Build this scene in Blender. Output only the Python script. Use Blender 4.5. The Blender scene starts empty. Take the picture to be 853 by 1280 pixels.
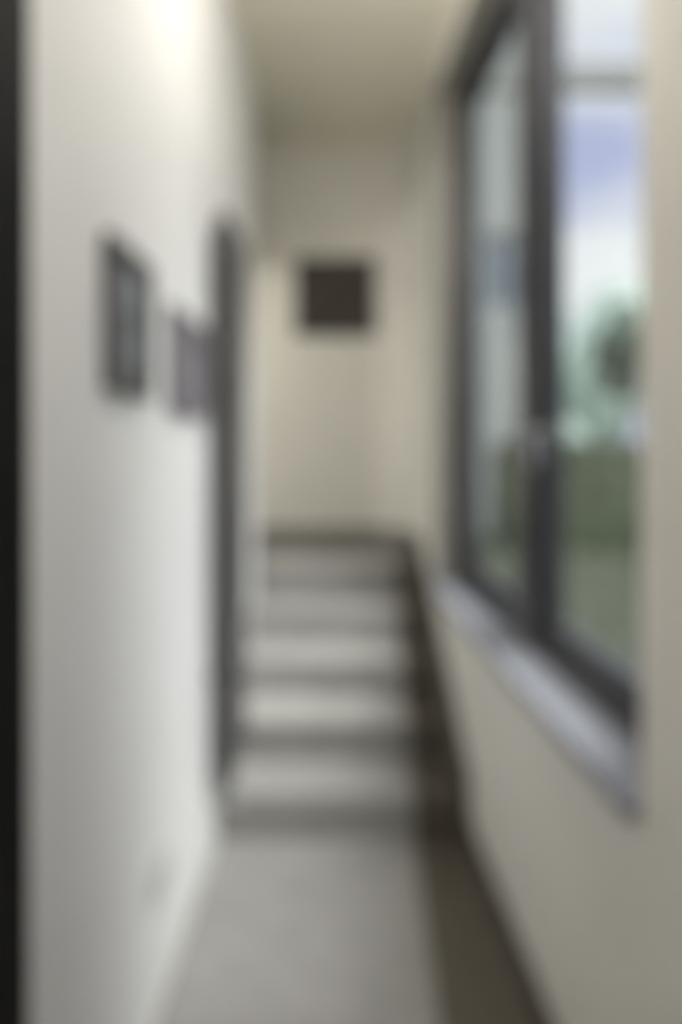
import bpy, bmesh, math, random
from mathutils import Vector
scene = bpy.context.scene
C = scene.collection
random.seed(4)

# ------------------------------------------------------------------ camera
EYE = 1.5
F = 800.0                      # focal length in pixels of an 853 x 1280 frame
cam = bpy.data.cameras.new('camera')
cam.sensor_fit = 'HORIZONTAL'; cam.sensor_width = 36.0
cam.lens = F / 853.0 * 36.0
cam.shift_x = (426.5 - 390.0) / 853.0
cam.shift_y = -(640.0 - 560.0) / 853.0
cam.clip_start = 0.02; cam.clip_end = 300
cam_o = bpy.data.objects.new('camera', cam); C.objects.link(cam_o)
cam_o.location = (0, 0, EYE); cam_o.rotation_euler = (math.pi / 2, 0, 0)
scene.camera = cam_o
# the photograph is out of focus throughout: the lens is focused far too close
DEFOCUS = True
cam.dof.use_dof = DEFOCUS
cam.dof.focus_distance = 0.10
cam.dof.aperture_fstop = 6.0

# ------------------------------------------------------------------ world
world = bpy.data.worlds.new('sky'); scene.world = world
world.use_nodes = True
nt = world.node_tree; nt.nodes.clear()
def wn(t, **kw):
    n = nt.nodes.new(t)
    for k, v in kw.items(): setattr(n, k, v)
    return n
wo = wn('ShaderNodeOutputWorld'); bg = wn('ShaderNodeBackground')
tc = wn('ShaderNodeTexCoord'); mp = wn('ShaderNodeMapping')
mp.inputs['Location'].default_value = (5.78, 15.17, 0.1)
mp.inputs['Scale'].default_value = (1.0, 1.0, 2.4)
nz = wn('ShaderNodeTexNoise'); nz.inputs['Scale'].default_value = 2.0
nz.inputs['Detail'].default_value = 6; nz.inputs['Roughness'].default_value = 0.5
rp = wn('ShaderNodeValToRGB')
rp.color_ramp.elements[0].position = 0.40; rp.color_ramp.elements[0].color = (0.50, 0.54, 0.79, 1)
rp.color_ramp.elements[1].position = 0.58; rp.color_ramp.elements[1].color = (0.93, 0.95, 0.98, 1)
nt.links.new(tc.outputs['Generated'], mp.inputs['Vector'])
nt.links.new(mp.outputs['Vector'], nz.inputs['Vector'])
nt.links.new(nz.outputs['Fac'], rp.inputs['Fac'])
nt.links.new(rp.outputs['Color'], bg.inputs['Color'])
bg.inputs['Strength'].default_value = 1.10
nt.links.new(bg.outputs['Background'], wo.inputs['Surface'])

# ------------------------------------------------------------------ sun (behind thin cloud: very soft)
sd = bpy.data.lights.new('sun', 'SUN'); sd.energy = 8.8; sd.angle = math.radians(45)
sd.color = (1.0, 0.98, 0.95)
so = bpy.data.objects.new('sun', sd); C.objects.link(so)
so.location = (12, -4, 12)
so.rotation_euler = Vector((-0.54, 0.29, -0.78)).to_track_quat('-Z', 'Y').to_euler()

scene.view_settings.view_transform = 'Standard'
scene.view_settings.look = 'None'
scene.view_settings.gamma = 1.0
scene.view_settings.use_curve_mapping = False
scene.view_settings.exposure = 0.0

# ------------------------------------------------------------------ materials
def mat(name, col, rough=0.6, var=0.0, vscale=6.0, bump=0.0, bscale=60.0, metal=0.0, col2=None, spec=0.5, stretch=(1, 1, 1)):
    m = bpy.data.materials.new(name); m.use_nodes = True
    t = m.node_tree; b = t.nodes['Principled BSDF']
    b.inputs['Base Color'].default_value = (*col, 1)
    b.inputs['Roughness'].default_value = rough
    b.inputs['Metallic'].default_value = metal
    b.inputs['Specular IOR Level'].default_value = spec
    if var or col2 or bump:
        co = t.nodes.new('ShaderNodeTexCoord'); mpn = t.nodes.new('ShaderNodeMapping')
        mpn.inputs['Scale'].default_value = stretch
        t.links.new(co.outputs['Object'], mpn.inputs['Vector'])
    if var or col2:
        n = t.nodes.new('ShaderNodeTexNoise'); n.inputs['Scale'].default_value = vscale
        n.inputs['Detail'].default_value = 5
        r = t.nodes.new('ShaderNodeValToRGB')
        a = tuple(max(0, c * (1 - var)) for c in col); z = col2 or tuple(min(1, c * (1 + var)) for c in col)
        r.color_ramp.elements[0].position = .35; r.color_ramp.elements[0].color = (*a, 1)
        r.color_ramp.elements[1].position = .65; r.color_ramp.elements[1].color = (*z, 1)
        t.links.new(mpn.outputs['Vector'], n.inputs['Vector'])
        t.links.new(n.outputs['Fac'], r.inputs['Fac']); t.links.new(r.outputs['Color'], b.inputs['Base Color'])
    if bump:
        n2 = t.nodes.new('ShaderNodeTexNoise'); n2.inputs['Scale'].default_value = bscale
        n2.inputs['Detail'].default_value = 4
        bp = t.nodes.new('ShaderNodeBump'); bp.inputs['Strength'].default_value = bump
        bp.inputs['Distance'].default_value = 0.004
        t.links.new(mpn.outputs['Vector'], n2.inputs['Vector'])
        t.links.new(n2.outputs['Fac'], bp.inputs['Height']); t.links.new(bp.outputs['Normal'], b.inputs['Normal'])
    return m

def glass_mat():
    m = bpy.data.materials.new('window_glass'); m.use_nodes = True
    t = m.node_tree; t.nodes.clear()
    o = t.nodes.new('ShaderNodeOutputMaterial'); mx = t.nodes.new('ShaderNodeMixShader')
    tr = t.nodes.new('ShaderNodeBsdfTransparent'); gl = t.nodes.new('ShaderNodeBsdfGlossy')
    tr.inputs['Color'].default_value = (0.95, 0.97, 0.96, 1)
    gl.inputs['Roughness'].default_value = 0.02
    lw = t.nodes.new('ShaderNodeLayerWeight'); pw = t.nodes.new('ShaderNodeMath'); pw.operation = 'POWER'; pw.inputs[1].default_value = 5.0
    ma = t.nodes.new('ShaderNodeMath'); ma.operation = 'MULTIPLY_ADD'; ma.inputs[1].default_value = 0.45; ma.inputs[2].default_value = 0.03
    t.links.new(lw.outputs['Facing'], pw.inputs[0]); t.links.new(pw.outputs[0], ma.inputs[0])
    t.links.new(ma.outputs[0], mx.inputs['Fac'])
    t.links.new(tr.outputs['BSDF'], mx.inputs[1]); t.links.new(gl.outputs['BSDF'], mx.inputs[2])
    t.links.new(mx.outputs['Shader'], o.inputs['Surface'])
    return m

def emit_mat(name, col, s):
    m = bpy.data.materials.new(name); m.use_nodes = True
    b = m.node_tree.nodes['Principled BSDF']
    b.inputs['Base Color'].default_value = (*col, 1)
    b.inputs['Emission Color'].default_value = (*col, 1); b.inputs['Emission Strength'].default_value = s
    return m

M = dict(
    white=mat('white_plaster', (0.80, 0.80, 0.81), .75, var=.015, vscale=3, bump=.12, bscale=90),
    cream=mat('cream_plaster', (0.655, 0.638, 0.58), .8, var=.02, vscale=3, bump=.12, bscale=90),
    pale=mat('pale_plaster', (0.80, 0.775, 0.715), .8, var=.02, vscale=3, bump=.12, bscale=90),
    ceil=mat('ceiling_paint', (0.77, 0.735, 0.62), .85, var=.02, vscale=2, bump=.08, bscale=90),
    floor=mat('dark_brown_floor', (0.112, 0.097, 0.075), .5, var=.15, vscale=9, bump=.06, bscale=30, stretch=(6, 1, 1)),
    carpet=mat('grey_carpet', (0.335, 0.327, 0.317), .95, var=.06, vscale=9, bump=.35, bscale=350, spec=.1),
    step=mat('dark_brown_tread_wood', (0.112, 0.097, 0.075), .5, var=.15, vscale=9, bump=.06, bscale=40, stretch=(1, 6, 1)),
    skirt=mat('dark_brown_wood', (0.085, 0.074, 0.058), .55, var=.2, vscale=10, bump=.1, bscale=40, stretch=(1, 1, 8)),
    skirt_lit=mat('lit_brown_wood', (0.20, 0.188, 0.168), .5, var=.06, vscale=10),  # same wood as the string board, with landing light put into its colour
    frame=mat('charcoal_frame_paint', (0.038, 0.038, 0.044), .35, bump=.03, bscale=120),
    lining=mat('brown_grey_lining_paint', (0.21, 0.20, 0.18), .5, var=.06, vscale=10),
    sill=mat('pale_blue_grey_sill', (0.27, 0.28, 0.32), .3, var=.03, vscale=12),
    jamb=mat('black_paint', (0.006, 0.006, 0.006), .7, spec=.15),
    radiator=mat('dark_grey_enamel', (0.085, 0.083, 0.085), .35),
    chrome=mat('brushed_steel', (0.55, 0.55, 0.56), .3, metal=1.0),
    plate=mat('grey_plastic', (0.50, 0.50, 0.52), .4),
    slot=mat('dark_plastic', (0.03, 0.03, 0.03), .5),
    frame_a=mat('dark_grey_picture_frame', (0.10, 0.10, 0.103), .4, var=.1, vscale=20),
    frame_b=mat('mauve_grey_picture_frame', (0.20, 0.187, 0.208), .4, var=.1, vscale=20),
    mount=mat('mount_card', (0.14, 0.145, 0.155), .8),
    art_a=mat('grey_print', (0.14, 0.145, 0.16), .7, var=.5, vscale=9, col2=(0.30, 0.32, 0.36)),
    art_b=mat('mauve_print', (0.19, 0.178, 0.21), .7, var=.3, vscale=7, col2=(0.26, 0.245, 0.28)),
    frame_c=mat('black_brown_picture_frame', (0.030, 0.025, 0.021), .45, var=.1, vscale=20),
    art_c=mat('dark_canvas', (0.027, 0.025, 0.021), .7, var=.3, vscale=6, col2=(0.055, 0.036, 0.030)),
    glass=glass_mat(),
    lamp_ring=mat('white_lamp_ring', (0.8, 0.8, 0.8), .4),
    lawn=mat('lawn_soil', (0.07, 0.08, 0.055), .9, var=.15, vscale=3),
    grass=mat('grass_blade', (0.07, 0.085, 0.055), .8, var=.2, vscale=1.5),
    leaf_h=mat('hedge_leaf', (0.090, 0.115, 0.065), .7, var=.3, vscale=4),
    leaf_d=mat('dark_green_leaf', (0.13, 0.185, 0.14), .7, var=.3, vscale=4),
    leaf_haze=mat('haze_tinted_leaf', (0.60, 0.72, 0.66), .8, var=.12, vscale=1),  # distant haze painted into the leaf colour
    bark=mat('bark', (0.09, 0.07, 0.055), .9, var=.2, vscale=12),
    facade=mat('pale_grey_render', (0.30, 0.32, 0.31), .85, var=.03, vscale=2),
    house_pane=mat('blue_grey_pane', (0.12, 0.15, 0.18), .25),
    house_trim=mat('house_trim', (0.45, 0.46, 0.46), .7),
    roof=mat('house_roof', (0.12, 0.11, 0.11), .8, var=.2, vscale=6),
    timber=mat('weathered_grey_timber', (0.30, 0.31, 0.31), .8, var=.15, vscale=8, bump=.2, bscale=30),
)

# ------------------------------------------------------------------ mesh helpers
def box(bm, x0, x1, y0, y1, z0, z1, bev=0.0):
    vs = [bm.verts.new(p) for p in ((x0, y0, z0), (x1, y0, z0), (x1, y1, z0), (x0, y1, z0), (x0, y0, z1), (x1, y0, z1), (x1, y1, z1), (x0, y1, z1))]
    fs = [bm.faces.new([vs[i] for i in f]) for f in ((0, 3, 2, 1), (4, 5, 6, 7), (0, 1, 5, 4), (1, 2, 6, 5), (2, 3, 7, 6), (3, 0, 4, 7))]
    if bev:
        es = list({e for f in fs for e in f.edges})
        bmesh.ops.bevel(bm, geom=es, offset=bev, segments=2, affect='EDGES', profile=.6)

def prism(bm, poly, z0, z1):
    n = len(poly)
    lo = [bm.verts.new((p[0], p[1], z0)) for p in poly]; hi = [bm.verts.new((p[0], p[1], z1)) for p in poly]
    bm.faces.new(lo[::-1]); bm.faces.new(hi)
    for i in range(n):
        j = (i + 1) % n; bm.faces.new((lo[i], lo[j], hi[j], hi[i]))

def cyl(bm, p, q, r0, r1=None, seg=14):
    r1 = r0 if r1 is None else r1
    p = Vector(p); q = Vector(q); d = (q - p).normalized()
    a = d.orthogonal().normalized(); b = d.cross(a)
    A = []; B = []
    for i in range(seg):
        t = 2 * math.pi * i / seg; o = a * math.cos(t) + b * math.sin(t)
        A.append(bm.verts.new(p + o * r0)); B.append(bm.verts.new(q + o * r1))
    bm.faces.new(A[::-1]); bm.faces.new(B)
    for i in range(seg):
        j = (i + 1) % seg; bm.faces.new((A[i], A[j], B[j], B[i]))

def obj(name, bm, m, parent=None, smooth=False):
    bmesh.ops.recalc_face_normals(bm, faces=bm.faces)
    me = bpy.data.meshes.new(name); bm.to_mesh(me); bm.free()
    me.materials.append(M[m])
    if smooth: me.polygons.foreach_set('use_smooth', [True] * len(me.polygons))
    o = bpy.data.objects.new(name, me); C.objects.link(o)
    if parent: o.parent = parent
    return o
def bx(name, m, x0, x1, y0, y1, z0, z1, parent=None, bev=0.0):
    bm = bmesh.new(); box(bm, x0, x1, y0, y1, z0, z1, bev); return obj(name, bm, m, parent)
def empty(name, loc=(0, 0, 0), rot=(0, 0, 0)):
    o = bpy.data.objects.new(name, None); C.objects.link(o); o.location = loc; o.rotation_euler = rot
    o.empty_display_size = .1
    return o
def struct(o, label=None):
    o['kind'] = 'structure'
    if label: o['label'] = label
    return o
def tag(o, label, cat, group=None):
    o['label'] = label; o['category'] = cat
    if group: o['group'] = group
    return o
def sharecopy(o, parent=None, loc=None):
    c = o.copy(); C.objects.link(c)
    if parent: c.parent = parent
    if loc: c.location = loc
    return c

# ------------------------------------------------------------------ the shell
OW = 0.20             # thickness of the window wall
RW = 0.605            # inner face of the right wall
CEIL = 3.40
BACK = 4.05           # back wall
END = 3.46            # where the left wall ends and the landing opens to the left
R = 0.28              # rounded corner between the right wall and the back wall
LAND = 0.85
def lx(y): return -0.406 + 0.056 * (y - 1.667)     # left wall, slightly splayed
LANG = math.atan(0.056)

# floor of the passage and the landing
bm = bmesh.new(); prism(bm, [(lx(-1.6), -1.6), (RW, -1.6), (RW, 2.47), (lx(2.47), 2.47)], -0.10, 0.0)
struct(obj('floor', bm, 'floor'), 'dark brown floor of the passage')
corner = [(RW - R + R * math.sin(a), BACK - R + R * math.cos(a)) for a in [math.pi / 2 * i / 12 for i in range(13)]]   # back wall -> right wall
bm = bmesh.new(); prism(bm, [(-1.9, END), (lx(END), END), (lx(END), 3.53), (RW, 3.53)] + corner[::-1] + [(-1.9, BACK)], LAND - .12, LAND)
struct(obj('floor_landing', bm, 'step'), 'dark brown landing at the head of the steps')

# left wall: passage face, solid behind, end face at the landing
bm = bmesh.new(); prism(bm, [(lx(-1.6), -1.6), (lx(END), END), (-1.9, END), (-1.9, END - .15), (lx(END) - .15, END - .15), (lx(-1.6) - .15, -1.6)], 0.0, CEIL)
struct(obj('wall_left', bm, 'white'), 'white plaster wall with small pictures')

# back wall with the rounded corner, continuing round to the right wall behind the window
bm = bmesh.new(); box(bm, -1.9, corner[0][0], BACK, BACK + .2, -0.10, CEIL)
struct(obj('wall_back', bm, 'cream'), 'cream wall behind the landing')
outer = [*corner, (RW, 3.10), (RW + OW, 3.10), (RW + OW, BACK + .2), (corner[0][0], BACK + .2)]
bm = bmesh.new(); prism(bm, outer, -0.10, CEIL)
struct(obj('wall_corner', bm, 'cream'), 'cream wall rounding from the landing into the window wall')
WY0, WY1, SILL, HEAD = 1.175, 3.10, 0.85, 3.22
bm = bmesh.new()
box(bm, RW, RW + OW, -1.6, WY0, 0, CEIL)
box(bm, RW, RW + OW, WY0, WY1, 0, SILL - .035)
box(bm, RW, RW + OW, WY0, WY1, HEAD, CEIL)
struct(obj('wall_right', bm, 'pale'), 'cream wall below and beside the big window')
bm = bmesh.new(); prism(bm, [(lx(-1.6) - .15, -1.75), (RW + OW, -1.75), (RW + OW, -1.6), (lx(-1.6) - .15, -1.6)], 0, CEIL)
struct(obj('wall_front', bm, 'white'), 'white wall closing the passage')
bm = bmesh.new(); box(bm, -2.05, RW + OW, -1.75, BACK + .2, CEIL, CEIL + .15)
struct(obj('ceiling', bm, 'ceil'), 'khaki cream ceiling')

bm = bmesh.new(); box(bm, -1.9, lx(END) - .02, END, BACK, 2.60, 2.78)  # added slab, out of view, keeps lamp light off the upper back wall
struct(obj('ceiling_light_block', bm, 'ceil'), 'unseen slab added over the landing to shade the upper wall')
# landing end wall with a window of its own
bm = bmesh.new()
box(bm, -2.05, -1.9, END - .15, BACK + .2, 0.0, LAND + .25)
box(bm, -2.05, -1.9, END - .15, BACK + .2, 3.05, CEIL)
box(bm, -2.05, -1.9, END - .15, END + .06, LAND + .25, 3.05)
box(bm, -2.05, -1.9, BACK - .06, BACK + .2, LAND + .25, 3.05)
struct(obj('wall_landing', bm, 'white'), 'white wall with a window at the end of the landing')
w2 = struct(empty('window_2', (-1.98, (END + BACK) / 2, LAND + .25)), 'window at the end of the landing')
bm = bmesh.new()
ww = (BACK - END) / 2 - .06; hh = 3.05 - LAND - .25
for a in (-1, 1): box(bm, -.03, .03, min(a * ww, a * (ww - .05)), max(a * ww, a * (ww - .05)), 0, hh)
box(bm, -.03, .03, -ww + .05, ww - .05, 0, .05); box(bm, -.03, .03, -ww + .05, ww - .05, hh - .05, hh)
obj('window_frame', bm, 'frame', w2)
bx('pane', 'glass', -.004, .004, -ww + .05, ww - .05, .05, hh - .05, w2)

# black door frame that the camera looks past (left edge of the picture)
bm = bmesh.new()
yj0, yj1 = 0.80, 0.96
prism(bm, [(lx(yj0) + .0, yj0), (lx(yj0) + .022, yj0), (lx(yj1) + .022, yj1), (lx(yj1) + .0, yj1)], 0, 2.75)
box(bm, RW - .022, RW, yj0, .92, 0, 2.75)
prism(bm, [(lx(yj0) + .022, yj0), (RW - .022, yj0), (RW - .022, .92), (lx(yj1) + .022, .92)], 2.70, 2.75)
struct(obj('trim_1', bm, 'jamb'), 'black door frame at the near end of the white wall')

# dark skirting of the passage, right side
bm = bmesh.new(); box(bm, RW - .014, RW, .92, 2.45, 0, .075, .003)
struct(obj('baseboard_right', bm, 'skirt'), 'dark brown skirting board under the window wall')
# skirting round the landing: follows the curve
def ring(path, z0, z1, th, name, m, parent=None):
    bm = bmesh.new(); n = len(path); vs = []
    for i, p in enumerate(path):
        a = Vector(path[max(i - 1, 0)]); b = Vector(path[min(i + 1, n - 1)])
        t = (b - a).normalized(); nrm = Vector((t.y, -t.x))
        q = Vector(p) + nrm * th
        zz0 = z0[i] if isinstance(z0, list) else z0; zz1 = z1[i] if isinstance(z1, list) else z1
        vs.append([bm.verts.new((p[0], p[1], zz0)), bm.verts.new((p[0], p[1], zz1)), bm.verts.new((q.x, q.y, zz1)), bm.verts.new((q.x, q.y, zz0))])
    for i in range(n - 1):
        for k in range(4):
            l = (k + 1) % 4; bm.faces.new((vs[i][k], vs[i][l], vs[i + 1][l], vs[i + 1][k]))
    bm.faces.new(vs[0]); bm.faces.new(vs[-1][::-1])
    return obj(name, bm, m, parent)
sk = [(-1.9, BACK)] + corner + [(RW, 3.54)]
struct(ring(sk, LAND, LAND + .15, .016, 'baseboard_back', 'skirt_lit'), 'skirting board curving round the landing wall, light put into its colour')

# ------------------------------------------------------------------ the window in the right wall
FX = RW + .11          # inner face of the window frame
w1 = struct(empty('window_1', (FX, 0, SILL)), 'tall dark framed window with two lights above a pale sill')
def wbx(name, m, x0, x1, y0, y1, z0, z1, parent=w1, bev=0.0):
    px, py, pz = parent.matrix_world.translation if parent is not w1 else (FX, 0, SILL)
    o = bx(name, m, x0 - px, x1 - px, y0 - py, y1 - py, z0 - pz, z1 - pz, parent, bev); return o
wbx('frame_rail', 'frame', FX, FX + .06, WY0, WY1, SILL, SILL + .055, bev=.003)
wbx('frame_rail', 'frame', FX, FX + .06, WY0, WY1, HEAD - .06, HEAD, bev=.003)
wbx('frame_stile', 'frame', FX, FX + .06, WY0, WY0 + .06, SILL + .055, HEAD - .06, bev=.003)
wbx('frame_stile', 'frame', FX, FX + .06, WY1 - .075, WY1, SILL + .055, HEAD - .06, bev=.003)
MY0, MY1 = 2.03, 2.19
wbx('mullion', 'frame', FX - .012, FX + .085, MY0, MY1, SILL + .0551, HEAD - .061, bev=.004)
# casement sashes, each a part with its pane, handle and hinges
for (a, b, hy) in ((WY0 + .061, MY0 - .001, MY0 - .03), (MY1 + .001, WY1 - .076, MY1 + .03)):
    z0, z1 = SILL + .056, HEAD - .061
    x0, x1 = FX + .022, FX + .068
    s = .05 if a < 2 else .022
    bm = bmesh.new()
    for q in ((a, a + s, z0, z1), (b - s, b, z0, z1), (a + s, b - s, z0, z0 + .06), (a + s, b - s, z1 - .05, z1)):
        box(bm, x0 - FX, x1 - FX, q[0], q[1], q[2] - SILL, q[3] - SILL)
    sash = obj('sash', bm, 'frame', w1)
    bx('pane', 'glass', x0 + .020 - FX, x0 + .026 - FX, a + s - .004, b - s + .004, z0 + .056 - SILL, z1 - .046 - SILL, sash)
    bm = bmesh.new(); box(bm, x0 - FX - .008, x0 - FX, hy - .012, hy + .012, .62, .72, .003)
    cyl(bm, (x0 - FX - .010, hy, .70), (x0 - FX - .045, hy, .70), .007)
    box(bm, x0 - FX - .052, x0 - FX - .040, hy - .008, hy + .008, .59, .71, .003)
    obj('handle', bm, 'chrome', sash)
for nm, q in (('lining', (WY1 - .012, WY1 - .0005, SILL + .0002, HEAD - .0005)), ('lining', (WY0 + .001, WY1 - .0125, HEAD - .012, HEAD - .0005))):
    wbx(nm, 'lining', RW - .004, FX - .0005, *q)
o = wbx('window_sill', 'sill', RW - .03, FX + .002, WY0 + .001, WY1 - .001, SILL - .034, SILL - .0005, bev=.004)
o['label'] = 'pale blue grey window sill'
wbx('outer_sill', 'sill', FX + .06, RW + OW + .04, WY0 + .001, WY1 - .001, SILL - .034, SILL - .005)

# ------------------------------------------------------------------ the steps
NS, RISE, GO, Y0 = 5, 0.17, 0.27, 2.45
st = tag(empty('staircase', (0, Y0, 0)), 'five dark brown steps under grey carpet rising to the landing', 'stairs')
for i in range(NS):
    ya = Y0 + GO * i; yb = ya + GO; zt = RISE * (i + 1)
    last = i == NS - 1
    bm = bmesh.new(); prism(bm, [(lx(ya) + .001, ya - Y0), (RW - .001, ya - Y0), (RW - .001, ya + .03 - Y0), (lx(ya + .03) + .001, ya + .03 - Y0)], zt - RISE + .0005, zt - .0355)
    obj('riser', bm, 'step', st)
    d = GO + .03 if not last else .078
    if last: d = .0
    if not last:
        bm = bmesh.new(); prism(bm, [(lx(ya - .012) + .001, ya - .012 - Y0), (RW - .001, ya - .012 - Y0), (RW - .001, yb - Y0 - .0005), (lx(yb) + .001, yb - Y0 - .0005)], zt - .035, zt)
        bmesh.ops.bevel(bm, geom=[e for e in bm.edges if abs(e.verts[0].co.y - e.verts[1].co.y) < 1e-4 and min(v.co.y for v in e.verts) < ya - Y0 and abs(e.verts[0].co.z - e.verts[1].co.z) < 1e-4], offset=.008, segments=3, affect='EDGES')
    else:
        bm = bmesh.new(); prism(bm, [(lx(ya - .012) + .001, ya - .012 - Y0), (RW - .001, ya - .012 - Y0), (RW - .001, 3.5295 - Y0), (lx(3.46) + .001, 3.5295 - Y0)], zt - .035, zt)
    obj('tread', bm, 'step', st)
# dark string board climbing the right side
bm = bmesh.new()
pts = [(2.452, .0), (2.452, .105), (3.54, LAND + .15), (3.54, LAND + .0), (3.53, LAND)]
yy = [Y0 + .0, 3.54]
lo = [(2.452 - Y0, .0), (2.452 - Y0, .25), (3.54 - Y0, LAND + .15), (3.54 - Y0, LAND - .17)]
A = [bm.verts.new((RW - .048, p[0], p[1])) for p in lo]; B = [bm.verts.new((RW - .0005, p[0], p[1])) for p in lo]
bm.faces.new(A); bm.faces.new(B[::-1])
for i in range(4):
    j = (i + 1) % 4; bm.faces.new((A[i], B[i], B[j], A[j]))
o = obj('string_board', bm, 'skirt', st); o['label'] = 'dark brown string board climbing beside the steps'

# grey carpet running along the white wall, over the floor, up the steps and onto the landing
def cr(y): return .335 + .075 * (y - 1.7)       # its right edge, not quite parallel to the wall
T_ = .007; E_ = .0006
prof = [(-1.5, E_, -1.5, T_)]                   # (y, z) underside, (y, z) upper side
z = 0.0
for i in range(NS):
    ya = Y0 + GO * i; n0 = ya - .012; zt = z + RISE
    prof += [(ya - E_, z + E_, ya - T_, z + T_), (ya - E_, zt - .035 - E_, ya - T_, zt - .035 - T_), (n0 - E_, zt - .035 - E_, n0 - T_, zt - .035 - T_), (n0 - E_, zt + E_, n0 - T_ * .5, zt + T_ * .6), (n0 + .004, zt + E_, n0 + .006, zt + T_)]
    z = zt
prof += [(BACK - .15, z + E_, BACK - .15, z + T_), (BACK - .03, z + E_, BACK - .03, z + T_)]
bm = bmesh.new(); rows = []
for (y, zz, y2, z2) in prof:
    l = lx(min(y, END)) + .004
    r = min(cr(y), .42) if y > BACK - .1 else cr(y)
    rows.append([bm.verts.new((l, y, zz)), bm.verts.new((r, y, zz)), bm.verts.new((r, y2, z2)), bm.verts.new((l, y2, z2))])
for a, b in zip(rows, rows[1:]):
    for k in range(4): bm.faces.new((a[k], a[(k + 1) % 4], b[(k + 1) % 4], b[k]))
bm.faces.new(rows[0]); bm.faces.new(rows[-1][::-1])
o = obj('stair_carpet', bm, 'carpet')
tag(o, 'light grey carpet runner along the white wall and up the steps', 'carpet')
o.location = (0, 0, 0)

# ------------------------------------------------------------------ things on the left wall
def on_left(name, y, z):      # an empty on the wall: local x along the wall, local y out of the wall, z up
    e = empty(name, (lx(y), y, z), (0, 0, math.pi / 2 - LANG)); return e
# local frame: +x along the wall (away from the camera), -y out of the wall into the passage
def picture(root, w, h, fw, d, fm, mount, am, glass=False):
    for q in ((-w / 2, w / 2, 0, fw), (-w / 2, w / 2, h - fw, h)):
        bx('frame_bar', fm, q[0], q[1], -d, -.002, q[2], q[3], root, .002)
    for q in ((-w / 2, -w / 2 + fw), (w / 2 - fw, w / 2)):
        bx('frame_bar', fm, q[0], q[1], -d, -.002, fw + .0003, h - fw - .0003, root, .002)
    if mount:
        bx('mount', 'mount', -w / 2 + fw, w / 2 - fw, -d + .012, -.004, fw, h - fw, root)
    k = fw + mount
    bx('print' if mount else 'canvas', am, -w / 2 + k, w / 2 - k, -d + .009, -.003, k, h - k, root)
e = on_left('framed_picture', 1.435, 1.62); picture(e, .28, .32, .028, .024, 'frame_a', .03, 'art_a')
tag(e, 'dark grey framed picture on the white wall, farther from the radiator', 'picture', )
e = on_left('framed_picture', 1.965, 1.60); picture(e, .42, .30, .03, .022, 'frame_b', .0, 'art_b')
tag(e, 'mauve grey framed picture on the white wall next to the tall radiator', 'picture')

e = on_left('socket_plate', 1.70, .32)
bx('plate', 'plate', -.075, .075, -.009, -.001, 0, .085, e, .003)
for cx in (-.036, .036):
    bm = bmesh.new(); cyl(bm, (cx, -.0095, .0425), (cx, -.0088, .0425), .022, seg=24); s = obj('socket_face', bm, 'plate', e)
    bm = bmesh.new()
    for k in (-.0095, .0095): cyl(bm, (cx + k, -.0102, .0425), (cx + k, -.0092, .0425), .0028, seg=10)
    obj('contact_holes', bm, 'slot', s)
tag(e, 'light grey double socket plate low on the white wall', 'socket')

# tall column radiator
e = on_left('radiator', 2.26, .285)
RH, RL = 2.05, .36
n = 6; pw = RL / n
for i in range(n):
    bm = bmesh.new(); box(bm, i * pw + .006, (i + 1) * pw - .006, -.092, -.030, .03, RH - .03, .010)
    obj('column', bm, 'radiator', e)
for z in (0, RH - .045):
    bm = bmesh.new(); box(bm, .002, RL - .002, -.082, -.040, z, z + .045, .006); obj('header', bm, 'radiator', e)
for z in (.35, RH - .40):
    for x in (.06, RL - .09):
        bm = bmesh.new(); box(bm, x, x + .03, -.032, -.0005, z, z + .05, .002); obj('bracket', bm, 'radiator', e)
bm = bmesh.new(); cyl(bm, (.04, -.06, .001), (.04, -.06, -.05), .011); cyl(bm, (.04, -.06, -.045), (.04, -.0005, -.045), .009); cyl(bm, (.04, -.075, -.045), (.04, -.11, -.045), .016)
obj('valve', bm, 'chrome', e)
tag(e, 'tall narrow dark grey column radiator on the white wall beside the steps', 'radiator')

# dark square picture on the back wall
e = empty('framed_picture', (.145, BACK, 2.21))
picture(e, .50, .485, .03, .03, 'frame_c', 0, 'art_c')
tag(e, 'dark brown square picture high on the cream wall above the landing', 'picture')

# ------------------------------------------------------------------ added lamps, never in view, that brighten passage and landing
def fill(x, y, z, power, col, label, top=CEIL):  # glowing globe added as fill light, unseen by the camera
    e = empty('fill_pendant', (x, y, top))
    bm = bmesh.new(); cyl(bm, (0, 0, -.0005), (0, 0, -.025), .05, .045, 24); obj('ceiling_rose', bm, 'lamp_ring', e)
    d = z - top
    bm = bmesh.new(); cyl(bm, (0, 0, -.0252), (0, 0, d + .115), .004, seg=8); obj('cord', bm, 'slot', e)
    bm = bmesh.new(); cyl(bm, (0, 0, d + .1148), (0, 0, d + .086), .022, .03, 20); obj('lamp_holder', bm, 'chrome', e)
    bm = bmesh.new(); bmesh.ops.create_uvsphere(bm, u_segments=28, v_segments=16, radius=.085)
    for v in bm.verts: v.co.z += d
    M[label] = emit_mat('fill_globe_glow', col, power / (4 * math.pi ** 2 * .085 ** 2))
    obj('globe', bm, label, e, True)
    tag(e, label, 'lamp', 'added fill globes')
WARM = (1.0, 0.955, 0.88)
fill(.32, -.20, 2.40, 14, WARM, 'added unseen globe pendant behind the black door frame')
fill(.36, 1.72, 2.93, 24, WARM, 'added unseen globe pendant in front of the big window')
fill(-1.30, 3.75, 2.20, 20, (1.0, .97, .91), 'added unseen globe pendant hanging low over the landing', 2.6)

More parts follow.
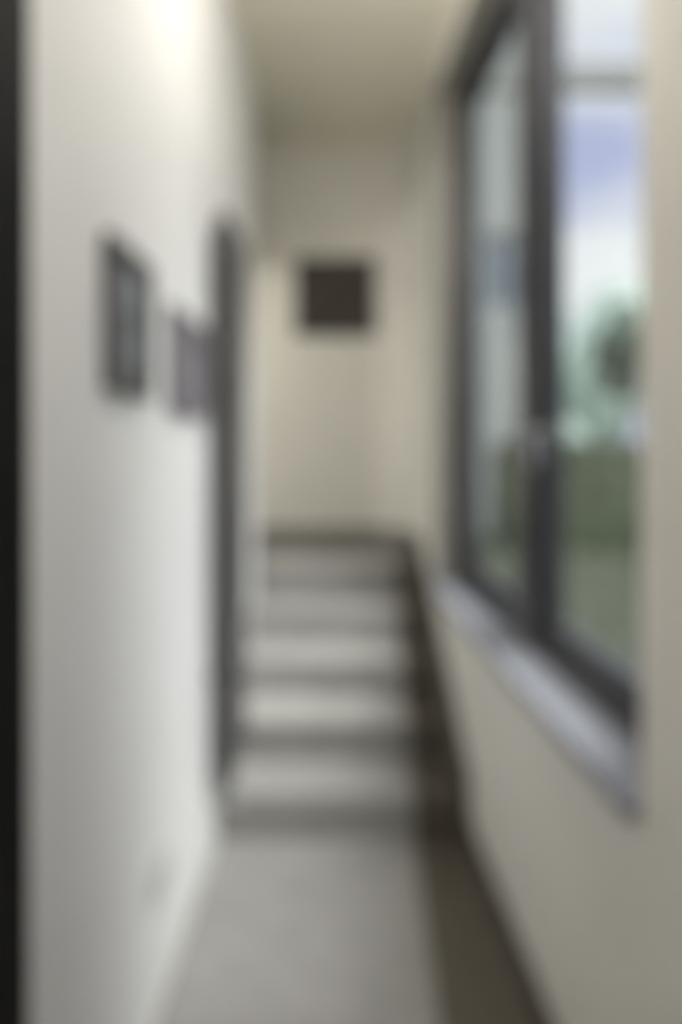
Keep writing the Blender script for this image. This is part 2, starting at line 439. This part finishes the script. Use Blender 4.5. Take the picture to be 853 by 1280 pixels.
# ------------------------------------------------------------------ outside
GZ = -0.35
bm = bmesh.new(); box(bm, RW + OW, 90, -30, 120, GZ - .2, GZ)
box(bm, -60, RW + OW, BACK + .2, 120, GZ - .2, GZ)
struct(obj('ground', bm, 'lawn'), 'green lawn outside the window')
def leafmass(name, fn, count, size, m, parent, seed):
    rnd = random.Random(seed); v = []; f = []
    for i in range(count):
        p, nrm = fn(rnd)
        u = Vector((rnd.gauss(0, 1), rnd.gauss(0, 1), rnd.gauss(0, 1))).normalized()
        w = (nrm + u * .8).normalized(); a = w.orthogonal().normalized()
        t = rnd.uniform(0, 6.28); b = w.cross(a); d = a * math.cos(t) + b * math.sin(t); e_ = w.cross(d)
        s = size * rnd.uniform(.6, 1.3); k = len(v)
        v += [p - d * s, p + e_ * s * .45, p + d * s, p - e_ * s * .45]; f.append((k, k + 1, k + 2, k + 3))
    me = bpy.data.meshes.new(name); me.from_pydata([tuple(q) for q in v], [], f); me.materials.append(M[m])
    o = bpy.data.objects.new(name, me); C.objects.link(o); o.parent = parent; o['kind'] = 'stuff'
    return o
# grass
rnd = random.Random(8); v = []; f = []
for i in range(26000):
    y = 3.6 + 7.45 * rnd.random(); x = RW + .6 + (y * .62) * rnd.random()
    h = rnd.uniform(.03, .075); a = rnd.uniform(0, 3.14); w = .006; k = len(v)
    dx, dy = math.cos(a) * w, math.sin(a) * w
    v += [(x - dx, y - dy, GZ), (x + dx, y + dy, GZ), (x + rnd.gauss(0, .02), y + rnd.gauss(0, .02), GZ + h)]; f.append((k, k + 1, k + 2))
me = bpy.data.meshes.new('grass'); me.from_pydata(v, [], f); me.materials.append(M['grass'])
g = bpy.data.objects.new('grass', me); C.objects.link(g); g['kind'] = 'stuff'
tag(g, 'short green grass of the lawn outside the window', 'grass')
# hedge across the garden
def hedge(x0, x1, y0, y1, h, label):
    e = empty('hedge', ((x0 + x1) / 2, (y0 + y1) / 2, GZ)); W = (x1 - x0) / 2; D = (y1 - y0) / 2
    bx('core', 'leaf_h', -W + .08, W - .08, -D + .08, D - .08, 0, h - .1, e)
    def fn(r):
        q = r.random()
        if q < .55: return Vector((r.uniform(-W, W), -D + r.uniform(0, .1), r.uniform(0.02, h))), Vector((0, -1, .2))
        if q < .7: return Vector((r.choice((-W, W)), r.uniform(-D, D), r.uniform(0.02, h))), Vector((1, 0, .2))
        return Vector((r.uniform(-W, W), r.uniform(-D, D), h - r.uniform(0, .1))), Vector((0, 0, 1))
    leafmass('foliage', fn, 9000, .05, 'leaf_h', e, 3)
    tag(e, label, 'hedge')
hedge(3.4, 9.5, 11.2, 12.2, 1.95, 'clipped dark green hedge at the far side of the lawn')
def tree(x, y, h, rx, rz, m, count, size, seed, label, cat='tree'):
    e = empty('tree', (x, y, GZ)); cz = h - rz
    bm = bmesh.new(); cyl(bm, (0, 0, 0), (.05, 0, cz), .014 * h ** .9, .006 * h, 10)
    for k in range(5):
        t = k * 1.3; cyl(bm, (.03, 0, cz * .75), (math.cos(t) * rx * .6, math.sin(t) * rx * .6, cz + rz * .3), .01 * h, .003 * h, 6)
    obj('trunk', bm, 'bark', e)
    rr = random.Random(seed); lobes = [(Vector((rr.gauss(0, rx * .45), rr.gauss(0, rx * .45), cz + rr.gauss(0, rz * .45))), rr.uniform(.3, .6)) for _ in range(18)]
    def fn(r):
        c, k = r.choice(lobes); d = Vector((r.gauss(0, 1), r.gauss(0, 1), r.gauss(0, 1))).normalized()
        return c + Vector((d.x * rx * k, d.y * rx * k, d.z * rz * k)) * r.uniform(.75, 1.0), d
    leafmass('foliage', fn, count, size, m, e, seed); tag(e, label, cat)
tree(8.35, 17.0, 5.2, .80, 1.05, 'leaf_d', 5000, .09, 11, 'dark green small tree standing behind the hedge')
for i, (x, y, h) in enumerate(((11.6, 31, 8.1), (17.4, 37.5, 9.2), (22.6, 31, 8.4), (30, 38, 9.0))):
    tree(x, y, h, 3.2, 3.8, 'leaf_haze', (3000, 7000, 7000, 7000)[i], .30, 20 + i, 'far tree beyond the hedge, haze put into leaf colour')
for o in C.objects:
    if o.get('label') == 'far tree beyond the hedge, haze put into leaf colour': o['group'] = 'far pale trees'

# neighbouring house
hb = tag(empty('neighbouring_house', (2.4, 16.5, GZ)), 'tall pale grey rendered house with blue grey windows beyond the garden', 'house')
HW, HD, HH = 2.65, 3.0, 13.2
wins = [(xx, zz) for xx in (-1.6, .1) for zz in (1.7, 4.7, 7.7, 10.4)] + [(1.75, 4.75)]
# facade built round the openings: front wall as boxes in columns
bm = bmesh.new(); box(bm, -HW, HW, -HD + .12, HD, 0, HH); obj('wall', bm, 'facade', hb)
WWd, WHt = 1.1, 1.65
bm = bmesh.new()
cols = sorted({w[0] for w in wins}); xs = [-HW]
for c in cols: xs += [c - WWd / 2, c + WWd / 2]
xs.append(HW)
for i in range(0, len(xs), 2): box(bm, xs[i], xs[i + 1], -HD, -HD + .12, 0, HH)
for c in cols:
    zs = sorted(w[1] for w in wins if w[0] == c); z = 0
    for q in zs: box(bm, c - WWd / 2, c + WWd / 2, -HD, -HD + .12, z, q); z = q + WHt
    box(bm, c - WWd / 2, c + WWd / 2, -HD, -HD + .12, z, HH)
obj('facade', bm, 'facade', hb)
wp = None
for (cx, cz) in wins:
    if wp is None:
        bm = bmesh.new()
        for q in ((-WWd / 2, -WWd / 2 + .06, 0, WHt), (WWd / 2 - .06, WWd / 2, 0, WHt), (-.03, .03, 0, WHt), (-WWd / 2, WWd / 2, 0, .06), (-WWd / 2, WWd / 2, WHt - .06, WHt)):
            box(bm, q[0], q[1], .05, .10, q[2], q[3])
        wp = obj('window', bm, 'house_trim', hb); wp.location = (cx, -HD, cz)
        pp = bx('pane', 'house_pane', -WWd / 2, WWd / 2, .085, .105, 0, WHt, wp)
    else:
        w = sharecopy(wp, hb, (cx, -HD, cz)); sharecopy(pp, w)
bm = bmesh.new(); prism(bm, [(-HW - .3, -HD - .3), (HW + .12, -HD - .3), (HW + .12, HD + .3), (-HW - .3, HD + .3)], HH, HH + .18); obj('roof', bm, 'roof', hb)

# pergola against the outside of the window wall
pg = tag(empty('pergola', (RW + OW, 0, GZ)), 'weathered grey timber pergola outside the window', 'pergola')
for y in (-.4, .8, 2.1, 3.5):
    bm = bmesh.new(); box(bm, .002, 2.25, y - .04, y + .04, 3.80, 3.94, .006); obj('beam', bm, 'timber', pg)
bm = bmesh.new(); box(bm, 1.95, 2.05, -.6, 3.62, 3.66, 3.7995, .006); obj('rail', bm, 'timber', pg)
for y in (-.45, 3.50):
    bm = bmesh.new(); box(bm, 1.94, 2.06, y - .06, y + .06, 0, 3.6595, .006); obj('post', bm, 'timber', pg)
